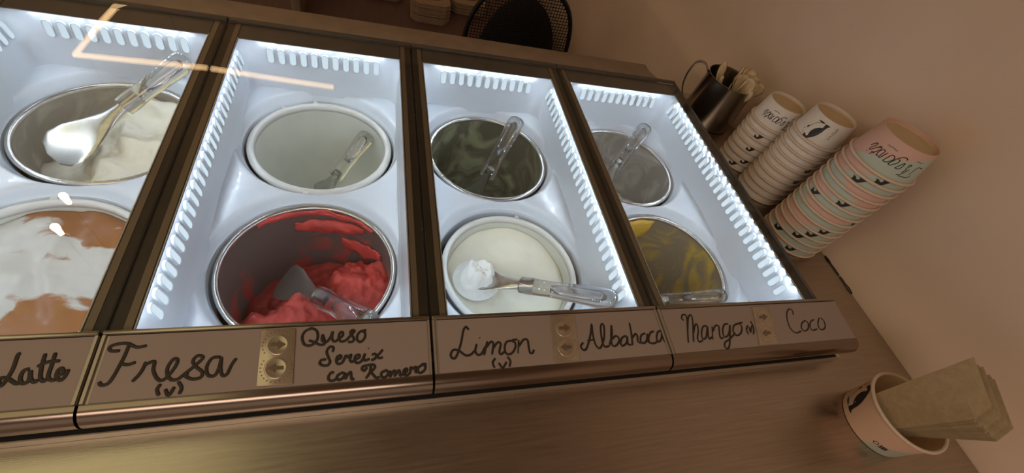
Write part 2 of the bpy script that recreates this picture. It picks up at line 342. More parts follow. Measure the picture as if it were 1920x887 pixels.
# ---------------------------------------------------------------- freezer
PITCH = 0.2655
MODX = [-0.3434 + PITCH * i for i in range(4)]
SEAM = [-0.3434 - PITCH / 2 + PITCH * i for i in range(5)]
fz = thing('gelato_freezer', 'white lined gelato display freezer with four glass topped bays', 'freezer', (0, .45, -.35))
tub = MB()
tub.box(-.53, .5845, .155, .165, -.35, -.006); tub.box(-.53, .5845, .690, .6995, -.35, -.006)
tub.box(.5765, .5845, .165, .690, -.35, -.006); tub.box(-.53, -.522, .165, .690, -.35, -.006); tub.box(-.522, .5765, .165, .690, -.35, -.34)
child(tub.build('outer_tub', 'black'), fz)
fl = MB().prism([(.1285, -.0495), (.1285, -.0385), (.1288, -.0378), (.1297, -.0378), (.1300, -.0390), (.154, -.0390), (.154, -.0495)], -.60, .6136)
child(fl.build('front_flange', 'flange'), fz)
child(MB().box(-.60, .606, .1301, .1545, -.0388, -.0376).build('gap_shade_strip', 'black'), fz)  # black strip painting in the shade of the gap below the bumper
led = MB()
child(bevelled(MB().prism([(.7075, -.045), (.7075, .0005), (.7545, .0005), (.7545, -.045)], -.60, .5352).build('rear_ledge', 'ledge'), .0015), fz)
child(MB().prism([(.7080, -.045), (.7080, -.002), (.7540, -.012), (.7540, -.045)], .5354, .549).build('ledge_end_cap', 'ledge'), fz)
side = bevelled(MB().box(.5848, .5875, .1995, .705, -.0495, -.002).build('side_panel', 'frame_back'), .0006); child(side, fz)

for xs in SEAM[1:4]: child(MB().box(xs - .0120, xs + .0120, .168, .688, -.030, -.0070).build('light_leak_blocker', 'black'), fz)  # unseen bars added to block LED light leaking through the lid seams
def liner_mesh():
    b = MB()
    def loop(hx, y0, y1, z, rc=.018, n=8):
        pts = []
        for cx_, cy_, a0 in ((hx - rc, y1 - rc, 0), (-hx + rc, y1 - rc, 90), (-hx + rc, y0 + rc, 180), (hx - rc, y0 + rc, 270)):
            for k in range(n + 1):
                a = math.radians(a0 + 90 * k / n); pts.append((cx_ + rc * math.cos(a), cy_ + rc * math.sin(a), z))
        return pts
    ls = [loop(.1195, .1975, .6710, -.0066, .014), loop(.1186, .1988, .6700, -.0068, .012), loop(.1180, .1994, .6694, -.012, .014), loop(.1128, .2046, .6642, -.046, .018), loop(.1122, .206, .6628, -.068, .020), loop(.1112, .207, .6615, -.078, .022), loop(.1090, .209, .659, -.090, .026)]
    n = len(ls[0]); v = [p for l in ls for p in l]; f = []
    for i in range(len(ls) - 1):
        for j in range(n): f.append((i * n + j, i * n + (j + 1) % n, (i + 1) * n + (j + 1) % n, (i + 1) * n + j))
    b.add(v, f)
    for yc in (.321, .549):
        N = 96; rings = []
        def zz(r, sq): return -.0985 + .015 * sm(.1075, .1175, r) + .06 * max(0, r - .1175)
        prof = [(.1062, -.135), (.1062, -.104), (.1068, -.1015), (.1080, -.0995)]
        v = []; f = []
        for j in range(N):
            a = 2 * math.pi * j / N; ca, sa = math.cos(a), math.sin(a)
            col = [(r * ca, yc + r * sa, z) for r, z in prof]
            sq = .1142 / max(abs(ca), abs(sa))
            for k in range(1, 15):
                r = .1080 + (sq - .1080) * (k / 14) ** 1.6; col.append((r * ca, yc + r * sa, zz(r, sq)))
            v += col
        K = len(prof) + 14
        for j in range(N):
            for i in range(K - 1): f.append((j * K + i, ((j + 1) % N) * K + i, ((j + 1) % N) * K + i + 1, j * K + i + 1))
        b.add(v, f)
    return b
def slot_mesh():
    b = MB(); n = 8
    def cap(r, h, y):
        p = []
        for k in range(n + 1): a = math.pi * k / n; p.append((r * math.cos(a), y, h + r * math.sin(a)))
        for k in range(n + 1): a = math.pi + math.pi * k / n; p.append((r * math.cos(a), y, -h + r * math.sin(a)))
        return p
    L = [cap(.0056, .0068, .0012), cap(.0053, .0068, -.0020), cap(.0047, .0068, -.0021), cap(.0042, .0068, -.0012)]
    k = len(L[0]); v = [p for l in L for p in l]; f = []
    for i in range(3):
        for j in range(k): f.append((i * k + j, i * k + (j + 1) % k, (i + 1) * k + (j + 1) % k, (i + 1) * k + j))
    f.append(tuple(range(3 * k, 4 * k))); return b.add(v, f), len(f) - 1
slot0 = None; lin_me = None
for mi, mx in enumerate(MODX):
    if lin_me is None:
        ln = liner_mesh().build('bay_liner', 'liner', None, True); smooth_angle(ln, 40); lin_me = ln.data
    else:
        ln = bpy.data.objects.new('bay_liner', lin_me); COL.objects.link(ln)
    ln.location = (mx, 0, 0); child(ln, fz)
    def put_slot(x, y, z, rz):
        global slot0
        if slot0 is None:
            sb, plate_i = slot_mesh(); s = sb.build('vent_slot', 'slot', None, True); slot0 = s.data
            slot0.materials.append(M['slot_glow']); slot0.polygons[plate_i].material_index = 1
        else:
            s = bpy.data.objects.new('vent_slot', slot0); COL.objects.link(s)
        s.parent = ln; s.location = (x, y, z); s.rotation_euler = (-.152, 0, rz)
    for k in range(11): put_slot(-.0765 + .0155 * k, .6660, -.0295, 0)
    sides = {0: (-1,), 1: (-1,), 2: (1,), 3: (1,)}[mi]
    for sgn in sides:
        for k in range(28):
            y = .650 - .0155 * k
            if mi == 0 and y < .50: continue
            put_slot(sgn * .1146, y, -.0295, -sgn * math.pi / 2)
    # LED strips under the lid frame: base tape + small diodes facing down
    tape = MB(); dio = MB()
    def diode(px, py, pz, nx, ny):                        # small quad facing (nx, ny, down)
        n = Vector((nx * .74, ny * .74, -.67)); a = Vector((-ny, nx, 0)); b2 = n.cross(a); p = Vector((px, py, pz)); h = .0017
        q = [p - a * .0022 - b2 * h, p + a * .0022 - b2 * h, p + a * .0022 + b2 * h, p - a * .0022 + b2 * h]
        if (q[1] - q[0]).cross(q[2] - q[0]).dot(n) < 0: q = q[::-1]
        dio.add(q, [(0, 1, 2, 3)])
    for sgn in (-1, 1):
        x = sgn * .1178
        tape.box(mx + x - .0004, mx + x + .0004, .215, .655, -.0095, -.0069)
        for k in range(28): diode(mx + sgn * .1164, .222 + .0155 * k, -.0078, -sgn, 0)
    for yb, dy in ((.6690, -1), (.1998, 1)):
        tape.box(mx - .1, mx + .1, yb - .0004, yb + .0004, -.0095, -.0069)
        for k in range(12): diode(mx - .085 + .0155 * k, yb + dy * .0016, -.0078, 0, dy)
    tp = child(tape.build('led_strip', 'strip'), fz)
    d = link_mesh('diodes', dio.v, dio.f, 'led', None, False, None, False); d.parent = tp; d['kind'] = 'stuff'

# ---------------------------------------------------------------- lids with label rails
LY0, LZ0, LY1, LZ1 = .1950, .0004, .1412, -.0036      # label face: top and bottom line
LK = (LZ0 - LZ1) / (LY0 - LY1)
def on_label(px, py, lift=0.0):
    d = ray(px, py); o = Vector((0, 0, CAMZ))
    # z = LZ0 + LK*(y-LY0) + lift
    t = (LZ0 - LK * LY0 + lift - o.z) / (d.z - LK * d.y); return o + d * t
LN = Vector((0, -LK, 1)).normalized()
def ribbon(mb, pts, wd, th=.0003, taper=True):
    pts = [p for i, p in enumerate(pts) if i == 0 or (p - pts[i - 1]).length > 1e-6]
    if len(pts) < 2: return
    n = 8; v = []; f = []
    mb.tube(pts, [wd * (.75 if i in (0, len(pts) - 1) and taper else 1) for i in range(len(pts))], 8, True, th / wd, LN)
def zoom(ox, oy, s): return lambda p: (ox + p[0] / s, oy + p[1] / s)
WORDS = {
 'Latte': (0, zoom(0, 580, 2.89), 1.35, [[(112,237),(95,250),(70,320),(35,380),(5,415),(-8,405),(0,375),(40,375),(80,400),(105,402)],[(160,322),(125,335),(108,380),(125,402),(155,385),(165,330),(165,375),(185,395),(205,380)],[(245,240),(225,310),(218,370),(235,390),(255,375)],[(300,235),(280,300),(260,365),(280,385),(300,380)],[(200,310),(260,285),(325,280)],[(300,365),(340,345),(335,320),(315,330),(305,365),(325,385),(350,365),(370,325)]]),
 'Fresa': (1, zoom(0, 580, 2.89), 1.3, [[(650,225),(600,225),(595,205),(630,190),(690,185),(740,205),(795,197)],[(700,190),(680,240),(650,300),(610,370),(580,405),(545,410),(537,392)],[(645,292),(690,300),(735,287)],[(715,393),(760,345),(790,290),(787,300),(835,282),(830,330),(850,375),(880,385),(920,350),(955,300),(960,272),(940,270),(910,310),(905,350),(925,380),(960,380),(1000,350),(1050,310),(1100,262),(1070,252),(1045,280),(1060,310),(1095,340),(1085,370),(1040,378),(1005,362),(1020,345)],[(1195,258),(1150,265),(1120,310),(1125,355),(1160,360),(1185,320),(1200,262),(1195,320),(1205,358),(1230,350),(1255,300),(1280,265)],[(870,405),(850,435),(860,468)],[(895,432),(912,466),(945,420)],[(965,392),(983,425),(970,460)]]),
 'Queso Sereix con Romero': (1, zoom(440, 560, 4.031), 1.15, [[(585,225),(535,245),(510,290),(525,345),(570,355),(610,330),(628,290),(620,245),(585,225),(560,230)],[(560,315),(600,330),(650,350),(680,335),(665,270)],[(665,270),(660,315),(690,330),(725,290),(740,250),(735,300),(755,325),(790,300),(815,280),(815,255),(795,260),(785,300),(805,325),(840,315),(870,285),(905,245),(885,240),(875,262),(900,300),(890,325),(855,328)],[(960,240),(930,270),(925,310),(950,328),(980,300),(985,260),(965,245),(995,238)],
   [(740,405),(745,370),(720,365),(695,400),(710,450),(720,480),(700,505),(665,505),(642,490),(655,465),(690,460)],[(765,465),(800,450),(800,430),(775,440),(768,475),(785,495),(815,480),(840,430),(850,445),(880,425),(870,460),(885,480),(905,465),(940,445),(940,425),(915,432),(905,465),(925,487),(960,470),(985,415),(975,450),(985,468),(1020,455)],[(1010,375),(1014,378)],[(1035,425),(1060,418),(1075,440),(1095,450),(1120,443)],[(1120,385),(1090,420),(1050,460),(1030,462)],
   [(750,560),(730,560),(708,590),(715,618),(745,620),(775,600)],[(800,565),(775,585),(775,610),(800,612),(825,590),(825,565),(800,560)],[(835,560),(835,605),(850,580),(875,555),(880,590),(885,610),(905,607)],
   [(1000,520),(980,545),(962,535),(968,515),(1000,505),(1045,500),(1060,515),(1045,540),(1030,555),(1050,580),(1070,600),(1095,592)],[(1030,505),(1020,560),(990,605)],[(1140,545),(1110,560),(1110,590),(1135,595),(1160,570),(1150,545),(1130,545)],[(1175,545),(1175,590),(1190,560),(1210,545),(1210,585),(1230,550),(1245,545),(1250,580),(1265,575),(1300,550),(1300,530),(1280,540),(1275,570),(1300,580),(1325,560),(1330,520),(1345,530),(1370,515),(1365,550),(1380,560)],[(1420,500),(1390,520),(1385,550),(1405,562),(1435,540),(1440,510),(1415,497),(1450,495)]]),
 'Limon': (2, zoom(800, 540, 4.0), 1.1, [[(315,315),(295,292),(275,320),(260,400),(240,470),(215,525),(190,525),(180,500),(200,465),(240,470),(290,505),(330,500),(365,465)],[(375,420),(365,470),(380,500),(410,495),(440,440)],[(395,373),(399,377)],[(455,400),(440,460),(430,505)],[(445,450),(480,405),(500,420),(490,500)],[(495,460),(530,410),(555,420),(545,480),(560,497),(590,470)],[(640,395),(600,405),(585,445),(595,490),(630,495),(660,460),(665,415),(640,395),(680,385)],[(690,390),(685,490)],[(690,440),(725,390),(755,390),(765,440),(775,485),(795,487),(805,462)],[(515,528),(495,560),(510,600)],[(540,562),(570,598),(600,555)],[(605,515),(628,550),(620,592)]]),
 'Albahaca': (2, zoom(800, 540, 4.0), 1.1, [[(1175,410),(1157,435),(1170,462),(1195,460),(1215,410),(1230,340),(1237,272),(1245,340),(1265,420),(1300,452),(1330,380),(1330,290),(1315,270),(1305,300),(1315,390),(1335,440),(1370,435)],[(1205,395),(1255,388)],[(1370,435),(1390,350),(1385,280),(1385,400),(1400,435),(1430,425),(1445,385),(1420,360),(1390,385)],[(1500,360),(1470,370),(1455,410),(1470,435),(1500,410),(1505,365),(1510,420),(1535,425)],[(1520,260),(1535,340),(1545,430)],[(1540,380),(1565,345),(1580,360),(1585,400),(1610,415)],[(1640,340),(1610,355),(1605,395),(1625,415),(1650,395),(1655,345),(1660,400),(1680,412)],[(1705,325),(1680,335),(1665,375),(1675,410),(1710,415),(1735,395)],[(1765,320),(1735,330),(1725,375),(1740,405),(1760,380),(1765,325),(1775,380),(1790,405),(1805,405)]]),
 'Mango': (3, zoom(1220, 540, 4.031), 1.0, [[(250,245),(235,230),(240,205),(265,205),(275,240),(280,330),(285,415)],[(280,330),(285,225),(305,205),(318,250),(322,340),(325,410)],[(325,340),(335,285),(350,275),(360,320),(355,380),(370,408),(395,395)],[(425,285),(395,295),(385,345),(395,385),(420,370),(430,290),(435,360),(445,385),(465,370)],[(465,290),(470,390)],[(470,330),(490,285),(515,290),(520,340),(530,380),(550,375)],[(585,270),(555,280),(545,330),(560,370),(590,350),(600,280),(600,380),(595,440),(580,460),(560,440),(565,410),(600,385),(640,340)],[(665,268),(630,285),(625,330),(645,358),(680,345),(690,300),(670,270),(640,275),(695,260)],[(735,282),(725,315),(740,352)],[(745,295),(755,335),(765,285)],[(755,250),(778,300),(778,352)]]),
 'Coco': (3, zoom(1220, 540, 4.031), .85, [[(1080,205),(1070,170),(1045,160),(1030,190),(1035,250),(1060,310),(1100,340),(1140,325)],[(1170,245),(1145,265),(1140,300),(1160,325),(1190,310),(1190,265),(1165,245)],[(1235,238),(1210,255),(1205,295),(1225,320),(1260,310)],[(1275,225),(1265,265),(1275,305),(1300,315),(1320,295),(1310,250),(1285,225)]]),
}
PLATES = {1: [(440 + a / 4.031, 560 + b / 4.031) for a, b in ((205, 240), (463, 230), (440, 648), (165, 668))],
          2: [(800 + a / 4.0, 540 + b / 4.0) for a, b in ((925, 212), (1105, 208), (1145, 548), (960, 558))],
          3: [(1220 + a / 4.031, 540 + b / 4.031) for a, b in ((760, 147), (890, 140), (955, 426), (820, 436))]}
LIDTXT = ['Latte', 'Fresa and Queso Sereix con Romero', 'Limon and Albahaca', 'Mango and Coco']
for mi, mx in enumerate(MODX):
    x0, x1 = SEAM[mi], SEAM[mi + 1]
    lid = thing('glass_lid', 'clear glass freezer lid with front label rail reading ' + LIDTXT[mi], 'freezer lid', (mx, .45, 0), 'glass lids over the freezer bays')
    P = lambda o: child(o, lid)
    rend = x1 - .0012 if mi < 3 else .6136
    P(bevelled(MB().box(x0 + .0012, x1 - .0012 if mi < 3 else x1 - .0005, .1992, .7000, -.0042, -.0002).build('glass_pane', 'glass'), .0006, 1))
    # frame under the glass
    for sgn, xs in ((1, x0), (-1, x1)):
        a, b_ = sorted((xs + sgn * .0014, xs + sgn * .0190))
        P(MB().box(a, b_, .1992, .7000, -.0062, -.0052).build('frame_channel', 'frame_dark'))
        if not (mi == 3 and sgn == -1):
            a, b_ = sorted((xs + sgn * .0104, xs + sgn * .0166))
            P(MB().box(a, b_, .1996, .6990, -.0052, -.0045).build('trim_strip', 'frame_tan'))
        a, b_ = sorted((xs + sgn * .0178, xs + sgn * .0188))
        P(MB().box(a, b_, .2000, .6640, -.0051, -.0046).build('led_glint_strip', 'led_glint_strip'))  # pale strip painting in the LED reflection along the inner edge
    P(MB().box(x0 + .0190, x1 - .0190, .6622, .7000, -.0062, -.0050).build('frame_back_bar', 'frame_back'))
    P(bevelled(MB().box(x0 + .0012, x1 - .0012, .7002, .7072, -.0042, .0004).build('hinge_bar', 'frame_back'), .0008))
    # rail : bead, label channel, round bumper
    P(bevelled(MB().prism([(.1988, -.006), (.1988, .0030), (.1952, .0030), (.1952, -.006)], x0 + .0010, rend).build('top_bead', 'lip'), .0010))
    P(MB().prism([(LY0, LZ0 - .0008), (LY1, LZ1 - .0008), (LY1, LZ1 - .006), (LY0, LZ0 - .006)], x0 + .0012, rend).build('label_channel', 'endcap'))
    prof = [(.1411, -.0040), (.1408, -.0034)]
    for k in range(11):
        a = math.radians(92 + 118 * k / 10); prof.append((.1402 + .0123 * math.cos(a), -.0168 + .0130 * math.sin(a)))
    prof += [(.1308, -.0260), (.1345, -.0300), (.1411, -.0320)]
    bo = MB().prism(prof, x0 + .0010, rend).build('bumper', 'rail'); smooth_angle(bo, 25); P(bo)
    cx0, cx1 = x0 + (.0060 if mi else 0), rend - (.0026 if mi < 3 else .001)
    card = P(MB().prism([(LY0 - .0004, LZ0), (LY1 + .0004, LZ1), (LY1 + .0004, LZ1 - .0006), (LY0 - .0004, LZ0 - .0006)], cx0, cx1).build('label_card', 'card'))
    for xa, xb in ((x0 + .0012, x0 + .0034), (rend - .0024, rend - .0003)):
        if mi == 3 and xa > 0.6: continue
        P(MB().prism([(LY0, LZ0 + .0012), (LY1, LZ1 + .0012), (LY1, LZ1 - .0008), (LY0, LZ0 - .0008)], xa, xb).build('clear_end_piece', 'endcap'))
    for word, (wi, fn, wd, strokes) in WORDS.items():
        if wi != mi: continue
        mb = MB()
        for st in strokes: ribbon(mb, catmull([on_label(*fn(p), lift=.0003) for p in st]), wd * .00105)
        lt = mb.build('lettering', 'ink', None, True); lt['label'] = 'handwritten word ' + word; lt.parent = card
    if mi in PLATES:
        q = [on_label(*p, lift=0.0) for p in PLATES[mi]]
        nx = LN * .0016; v = [p + LN * .0001 for p in q] + [p + nx for p in q]
        pl = P(bevelled(link_mesh('arrow_plate', v, [(3, 2, 1, 0), (4, 5, 6, 7), (0, 1, 5, 4), (1, 2, 6, 5), (2, 3, 7, 6), (3, 0, 4, 7)], 'plate', None, False), .0005))
        U = lambda s, t_: (q[0] * (1 - s) + q[1] * s) * (1 - t_) + (q[3] * (1 - s) + q[2] * s) * t_ + nx
        ex = (q[1] - q[0]).length; ey = (q[3] - q[0]).length; rr = .34 * ex
        studs = MB()
        for ci, (t0, sg) in enumerate(((.29, 1), (.71, -1))):
            ring = MB(); n = 24; v = []; f = []
            for k in range(n):
                a = 2 * math.pi * k / n
                for r_, h in ((1.0, 0), (.92, .0006), (.80, 0.0002)):
                    v.append(U(.5 + rr * r_ * math.cos(a) / ex, t0 + rr * r_ * math.sin(a) / ey) + LN * h)
            for k in range(n):
                for i in range(2): f.append((k * 3 + i, ((k + 1) % n) * 3 + i, ((k + 1) % n) * 3 + i + 1, k * 3 + i + 1))
            f.append(tuple(k * 3 + 2 for k in range(n)))
            rg = link_mesh('round_button', v, f, 'plate'); rg.parent = pl
            ar = [(-.6, -.16), (.05, -.16), (.05, -.42), (.68, 0), (.05, .42), (.05, .16), (-.6, .16)]
            av = [U(.5 + sg * a_ * rr / ex, t0 + b2 * rr / ey) for a_, b2 in ar]
            ao = link_mesh('arrow', [p + LN * .0002 for p in av] + [p + LN * .0011 for p in av], [tuple(range(7))[::-1], tuple(range(7, 14))] + [(i, (i + 1) % 7, (i + 1) % 7 + 7, i + 7) for i in range(7)], 'arrow', None, False); ao.parent = pl
            for k in range(17):
                a = math.radians((-215 if ci == 0 else -35) + 250 * k / 16)
                p = U(.5 + rr * 1.28 * math.cos(a) / ex, t0 + rr * 1.28 * math.sin(a) / ey)
                studs.lathe([(.0007, 0), (.0005, .0006), (.00005, .0007)], 6, p)
        so = studs.build('studs', 'lip', None, True); so.parent = pl

# ---------------------------------------------------------------- pans and ice cream
RIMZ = -.0965
def steel_pan(x, y, label, inside, depth=.175, r=.103):
    o = thing('steel_pan', label, 'ice cream pan', (x, y, RIMZ - depth), 'round pans in the freezer')
    d = depth
    MB().lathe([(r - .0052, d - .005), (r - .0062, d - .001), (r - .0045, d + .0016), (r - .0010, d + .0018), (r + .0010, d - .0005), (r + .0006, d - .0035), (r - .0015, d - .0055)], 96, close=True).build('rim', 'pan_steel', o, True)
    MB().lathe([(r - .0022, d - .004), (r - .0026, .012), (r - .012, .0005), (.0005, .0)], 96).build('outer_wall', 'pan_steel', o, True)
    MB().lathe([(r - .0054, d - .003), (r - .0056, .016), (r - .016, .004), (.0005, .003)], 96).build('inner_wall', inside, o, True)
    return o
def white_pan(x, y, label, depth=.16, r=.103, wd=.0085, tabs=(100, 128, 262)):
    o = thing('white_plastic_pan', label, 'ice cream pan', (x, y, RIMZ - depth), 'round pans in the freezer'); d = depth
    MB().lathe([(r - wd, d - .010), (r - wd + .0008, d - .0015), (r - wd + .003, d + .0012), (r - .003, d + .0006), (r, d - .003), (r, d - .010), (r - .003, d - .010)], 96, close=True).build('rim', 'pan_white', o, True)
    MB().lathe([(r - .004, d - .009), (r - .012, .004), (r - .02, 0), (.0005, 0)], 96).build('outer_wall', 'pan_white', o, True)
    MB().lathe([(r - wd, d - .009)] + [((r - wd - .004) - .045 + .045 * math.cos(math.radians(q)), .050 - .047 * math.sin(math.radians(q))) for q in range(0, 91, 10)] + [(.0005, .003)], 96).build('inner_wall', 'in_white', o, True)
    for a in tabs:
        a = math.radians(a); c_ = Vector((math.cos(a), math.sin(a), 0)); t_ = Vector((-c_.y, c_.x, 0)); v = []
        for dz in (-.006, .0005):
            for rr, tt in ((r - .003, -.004), (r + .0022, -.0025), (r + .0022, .0025), (r - .003, .004)): v.append(c_ * rr + t_ * tt + Vector((0, 0, d + dz)))
        link_mesh('tab', v, [(3, 2, 1, 0), (4, 5, 6, 7), (0, 1, 5, 4), (1, 2, 6, 5), (2, 3, 7, 6), (3, 0, 4, 7)], 'pan_white', o, False)
    return o
def gelato(name, label, x, y, r, fn, mat, nr=34, ntheta=96, cat='ice cream', base=-.02):
    v = []; f = []; zmin = 9
    for i in range(nr + 1):
        q = r * i / nr
        for j in range(ntheta):
            a = 2 * math.pi * j / ntheta; px, py = q * math.cos(a), q * math.sin(a); v.append((px, py, fn(px, py)))
    zb = min(p[2] for p in v) + base
    for i in range(nr):
        for j in range(ntheta): f.append((i * ntheta + j, i * ntheta + (j + 1) % ntheta, (i + 1) * ntheta + (j + 1) % ntheta, (i + 1) * ntheta + j))
    k = len(v); v += [(r * math.cos(2 * math.pi * j / ntheta), r * math.sin(2 * math.pi * j / ntheta), zb) for j in range(ntheta)]
    for j in range(ntheta): f.append((nr * ntheta + j, nr * ntheta + (j + 1) % ntheta, k + (j + 1) % ntheta, k + j))
    f.append(tuple(range(k, k + ntheta)))
    v = [(p[0], p[1], p[2] - zb) for p in v]
    o = link_mesh(name, v, f, mat, None, True, (x, y, zb)); return tag(o, label, cat)
def nz(x, y, s, seed=0): return noise.fractal(Vector((x * s + seed, y * s - seed, seed * .37)), 1.0, 2.0, 4)
def ridge(x, y, s, seed=0): return abs(noise.noise(Vector((x * s + seed, y * s, seed))))
YF, YB = .321, .549
# bay 1
steel_pan(MODX[0], YB, 'steel pan of cream gelato behind the Latte pan', 'in_cream')
gelato('cream_gelato', 'pale cream gelato heaped to the right in the leftmost rear pan', MODX[0], YB, .0975,
       lambda x, y: -.165 + .055 * sm(-.065, .015, x + .10 * y + .012 * nz(x, y, 35, 2)) + .007 * nz(x, y, 28, 4) + .006 * math.sin(70 * (x * .6 + y) + 3 * nz(x, y, 15)), 'g_cream')
white_pan(MODX[0], YF + .002, 'white plastic pan brim-full of brown and white Latte gelato')
gelato('latte_gelato', 'brown and milk white swirled gelato in the front pan above the word Latte', MODX[0], YF + .002, .0938,
       lambda x, y: -.1095 + .005 * (1 - (x * x + y * y) / .0088) + .0028 * nz(x, y, 26, 6) + .002 * math.sin(90 * (x + y * .5) + 4 * nz(x, y, 12)), 'g_latte')
# bay 2
white_pan(MODX[1], YB, 'nearly empty white plastic pan behind the red sorbet', wd=.0105)
gelato('queso_gelato', 'thin off-white gelato layer in the bottom of the white rear pan', MODX[1] + .006, YB - .012, .040,
       lambda x, y: -.2525 + .006 * sm(.040, .010, math.hypot(x, y) + .008 * nz(x, y, 50, 2)) + .002 * nz(x, y, 60, 9), 'g_queso', base=-.0005)
steel_pan(MODX[1] + .002, YF, 'steel pan with red smeared walls above the word Fresa', 'in_red')
def red(x, y):
    e = x * .55 - y * .80 + .016 * nz(x, y, 32, 3)
    h = -.235 + .085 * sm(-.060, .010, e) + .013 * nz(x, y, 24, 8) + .006 * ridge(x, y, 60, 2) + .003 * nz(x, y, 90, 1)
    h -= .014 * sm(.02, 0, abs(x - .022 + .3 * y)) * sm(.02, -.03, y)
    return h
gelato('strawberry_sorbet', 'rough red strawberry sorbet mounded in the steel Fresa pan', MODX[1] + .002, YF, .0975, red, 'g_red', 44, 120)
# bay 3
steel_pan(MODX[2], YB, 'almost empty steel pan with olive green smears', 'in_green')
gelato('basil_gelato', 'last scraps of pale green basil gelato in the steel pan', MODX[2] + .004, YB - .045, .034,
       lambda x, y: -.262 + .018 * sm(.034, .004, math.hypot(x, y)) + .006 * nz(x, y, 60, 3), 'g_green', 16, 40, base=-.004)
white_pan(MODX[2], YF - .004, 'white plastic pan of pale sorbet above the word Limon', r=.0995, tabs=(75, 255))
gelato('lemon_sorbet', 'smooth pale yellow lemon sorbet in the white front pan', MODX[2], YF - .004, .0900,
       lambda x, y: -.126 + .012 * sm(.02, .085, y + .25 * nz(x, y, 20, 5) * .05) + .004 * nz(x, y, 18, 2) - .004 * sm(.03, -.03, x), 'g_lemon')
# bay 4
steel_pan(MODX[3], YB, 'steel pan with a little white coconut gelato left inside', 'in_coco')
gelato('coconut_gelato', 'remnant of white coconut gelato in the rightmost rear pan', MODX[3] + .002, YB, .0965,
       lambda x, y: -.232 + .050 * sm(.02, -.09, y - .45 * x) + .016 * sm(.02, .09, -x) + .006 * nz(x, y, 50, 7), 'g_coco')
steel_pan(MODX[3], YF, 'almost empty steel pan streaked with yellow mango', 'in_mango')
def wall_smear(name, label, mat, x, y, a0, a1, z0, w0, thick=.0065, slope=0.0, seed=1, r=.0972):
    # ice cream left clinging to the inside of a pan wall, angles a0..a1, upper edge z0, band height w0
    v = []; f = []; n, k = 34, 9
    for i in range(n):
        u = i / (n - 1); a = math.radians(a0 + (a1 - a0) * u)
        for j in range(k):
            t_ = j / (k - 1); wdt = w0 * math.sin(math.pi * min(1, .10 + u * .85)) ** .55 * (1 + .25 * nz(u * .3, 0, 12, seed + 3))
            zz = z0 + slope * u - t_ * wdt + .004 * nz(u * .3, t_ * .05, 22, seed)
            bulge = thick * (math.sin(math.pi * t_) * math.sin(math.pi * u)) ** .6 + .0016 * nz(u * .2, t_ * .06, 60, seed)
            rr = r - bulge; v.append((rr * math.cos(a), rr * math.sin(a), zz))
    for i in range(n - 1):
        for j in range(k - 1): f.append((i * k + j, (i + 1) * k + j, (i + 1) * k + j + 1, i * k + j + 1))
    cz = min(p[2] for p in v)
    o = link_mesh(name, [(p[0], p[1], p[2] - cz) for p in v], f, mat, None, True, (x, y, cz))
    sd = o.modifiers.new('thickness', 'SOLIDIFY'); sd.thickness = .002; return tag(o, label, 'ice cream')
wall_smear('mango_sorbet', 'thick yellow mango smear curling down the pan wall above the word Mango', 'g_mango', MODX[3], YF, 78, 150, RIMZ - .004, .070)
wall_smear('mango_streak', 'small yellow mango streak low on the left wall of the mango pan', 'g_mango', MODX[3], YF, 160, 196, RIMZ - .055, .020, .003, .01, 4)
wall_smear('strawberry_smear', 'red strawberry smear band high on the rear wall of the Fresa pan', 'g_red', MODX[1] + .002, YF, 108, 50, RIMZ - .026, .026, .006, .012, 7)
wall_smear('strawberry_drip', 'smaller red strawberry smear below the band in the Fresa pan', 'g_red', MODX[1] + .002, YF, 72, 28, RIMZ - .060, .030, .004, .02, 9)
wall_smear('strawberry_edge', 'thin red strawberry line just under the rear rim of the Fresa pan', 'g_red', MODX[1] + .002, YF, 135, 40, RIMZ - .003, .008, .002, .0, 11)

# ---------------------------------------------------------------- scoops
def scoop(label, A, B, C, wid=.026, hr=.0115, nrm=(0, 0, 1), spoon=.004):
    A, B, C = Vector(A), Vector(B), Vector(C); o = thing('ice_cream_scoop', label, 'scoop', B, 'scoops with clear handles')
    ax = (B - A); L = ax.length; hr *= 1.22
    prof = [(0, .25), (.015, .70), (.04, .93), (.09, 1.04), (.20, 1.05), (.45, .92), (.70, .84), (.90, .93), (1.0, .90)]
    h = MB().tube([A + ax * t_ for t_, _ in prof], [hr * r for _, r in prof], 20, True, .82, nrm).build('handle', 'acrylic', None, True)
    smooth_angle(h, 50); child(h, o)
    # hollow core inside the clear grip
    core = MB().tube([A + ax * t_ for t_ in (.10, .16, .5, .66)], [hr * .15, hr * .42, hr * .40, hr * .30], 12, True, .8, nrm).build('handle_core', 'acrylic', None, True); child(core, o)
    d = (C - B); n = Vector(nrm); n = (n - d.normalized() * n.dot(d.normalized())).normalized(); s = d.normalized().cross(n)
    st = [(-.22, .0065, .0060), (0, .0072, .0060), (.18, .0095, .0045), (.40, wid * .62, .0032), (.62, wid * .92, .0026), (.80, wid, .0022), (.93, wid * .82, .0018), (1.0, wid * .40, .0014)]
    v = []; f = []; N = 20
    for t_, hw, ht in st:
        for j in range(N):
            q = 2 * math.pi * j / N; xx = math.cos(q) * hw
            cup = spoon * (xx / wid) ** 2 * max(0, min(1, (t_ - .2) * 2))
            v.append(B + d * t_ + s * xx + n * (math.sin(q) * ht + cup * 1.6 - spoon * max(0, t_) * .3))
    for i in range(len(st) - 1):
        for j in range(N): f.append((i * N + j, i * N + (j + 1) % N, (i + 1) * N + (j + 1) % N, (i + 1) * N + j))
    f += [tuple(range(N))[::-1], tuple(range((len(st) - 1) * N, len(st) * N))]
    child(smooth_angle(link_mesh('blade', v, f, 'blade'), 60), o); return o
def at(px, py, z): return on_z(px, py, z)
